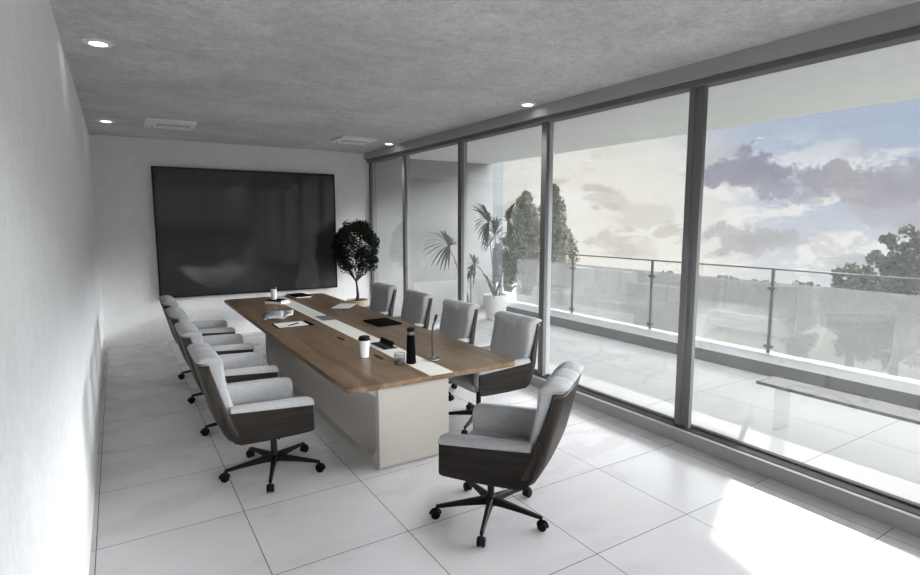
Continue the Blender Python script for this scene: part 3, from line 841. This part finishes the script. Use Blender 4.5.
tree('field_tree', (37.5, 8.3, -7), 'tallest dark tree beyond the railing, cut by the right edge of the view', 3.5, crown((0, 0, 4.8), 1.9, 4.2, 170, rg, .42), 12000, .15, 'leaf_far', 5, tr=.25)
tree('field_bush', (31.5, 10.6, -7), 'small dark bush left of the trees beyond the railing', 2.5, crown((0, 0, 3.0), .9, 2.6, 60, rg, .3), 3500, .12, 'leaf_far', 6, tr=.1)
# shrub in a white planter beyond the railing
sp = thing('potted_shrub', (8.45, 4.30, .17), 'slender pointed shrub in a white pot just beyond the glass railing', 'plant')
MB().lathe([(.13, 0), (.14, .01), (.17, .34), (.17, .37), (.155, .37), (.15, .34), (.001, .33)], n=30).build('pot', 'white_stone', sp, 40)
MB().lathe([(.15, .33), (.001, .345)], n=24).build('soil', 'soil', sp)
MB().tube([(0, 0, .33), (.01, 0, .8), (0, 0, 1.4)], [.015, .012, .006], 8).build('trunk', 'bark', sp)
mb = MB(); leaf_cloud(mb, cone(.45, 1.65, .24, 60, rg, .09), 2600, .026, rg); mb.build('foliage', 'leaf_shrub', sp, recalc=False)

# ================================================================ RAILING
RXX = 7.80
gr = thing('glass_railing', (RXX, 0, .17), 'glass railing with steel posts and a thin handrail along the terrace edge', 'railing')
MB().tube([(0, -9.5, 1.165), (0, 5.3, 1.165)], .012, 10).build('handrail', 'rail_steel', gr, 40)
PY = [3.33, 1.44, -.56, -2.54, -4.5, -6.5, -8.5]
for y in PY:
    p_ = MB().box(-.014, .014, y - .02, y + .02, 0, 1.155).build('post', 'rail_steel', gr, bevel=.003)
    MB().box(-.03, .03, y - .055, y + .055, .88, .925).build('clamp', 'rail_steel', p_, bevel=.006)
    MB().box(-.03, .03, y - .055, y + .055, .07, .115).build('clamp', 'rail_steel', p_, bevel=.006)
edges = [5.15] + PY
for a, b in zip(edges, edges[1:]):
    MB().box(-.006, .006, b + .03, a - .03, .03, .985).build('glass_pane', 'rail_glass', gr)

# ================================================================ BENCH
bn = thing('terrace_bench', (5.53, -3.2, 0), 'low terrace bench with a pale slab top, dark edge and glass supports', 'bench')
MB().box(-.145, .16, -1.5, 1.43, .43, .452).build('seat_slab', 'bench_top', bn)
MB().box(-.152, -.1455, -1.5, 1.43, .425, .452).box(-.1455, .16, 1.4305, 1.436, .425, .452).build('edge_band', 'bench_edge', bn)
MB().box(-.12, .13, 1.25, 1.265, 0, .43).build('glass_leg', 'bench_glass', bn)
MB().box(-.12, .13, -1.3, -1.285, 0, .43).build('glass_leg', 'bench_glass', bn)

# ================================================================ BEYOND THE TERRACE
m, t = mat('grass_field')
v = t.new('ShaderNodeNewGeometry').outputs['Position']
n1 = t.noise(t.vmath('MULTIPLY', v, (.10, .5, 1)), 1.0, 6, .65)
n2 = t.noise(v, .9, 5, .7)
c_ = t.mix(t.maprange(t.math('ADD', t.math('MULTIPLY', n1, .6), t.math('MULTIPLY', n2, .4)), .38, .62), lin(92, 98, 84), lin(124, 125, 110))
finish(t, c_, .9, .2); M['grass'] = m
struct(B(8.7, 75, -40, 70, -7.3, -7).build('lawn', 'grass'))
M['path'] = plain('gravel_path', (.26, .26, .25), .8)
pth = MB().prism([(22, 16), (24, 15.2), (60, 30), (60, 33)], -7, -6.96).build('gravel_path', 'path')
struct(pth)
hd = MB(); rg = random.Random(21)
cs = []
for k in range(150):
    u = k / 150
    cs.append(((lerp(55, 62, u) + rg.uniform(-1, 1), lerp(52, 8, u), -6.2 + rg.uniform(-.3, 1.0)), (1.1, 1.1, 1.2)))
leaf_cloud(hd, cs, 9000, .38, rg)
h_ = hd.build('hedge', 'leaf_far', recalc=False); tag(h_, 'long dark hedge at the far side of the grass field', 'hedge', kind='stuff')
fw = B(44, 44.4, 17.0, 24.5, -7, -5.7).build('garden_wall', 'white_stone'); tag(fw, 'low white garden wall on the grass field seen through the railing glass', 'wall')
# blocks added to stand in for grey reflections in the railing glass
blk = B(12.4, 12.7, 5.9, 9.9, -7, .55).build('reflection_block', 'terrace_wall'); tag(blk, 'pale block behind the potted shrub, standing in for a reflection in the railing glass', 'wall')
blk = B(11.8, 12.2, 3.6, 5.5, -7, .35).build('reflection_block', 'curb_face'); tag(blk, 'darker grey block right of the shrub, standing in for a reflection in the railing glass', 'wall')
# unseen raised block, added to shade the terrace and shape the sun patch
struct(MB().box(14.0, 15.0, 2.79, 26, 4.6, 8.6).prism([(2.79, 5.36), (-8, 7.0), (-8, 8.6), (2.79, 8.6)], 14.0, 15.0, 'x').box(12, 15, 20, 26, -7, 4.6).build('sun_blocker', 'terrace_wall'))
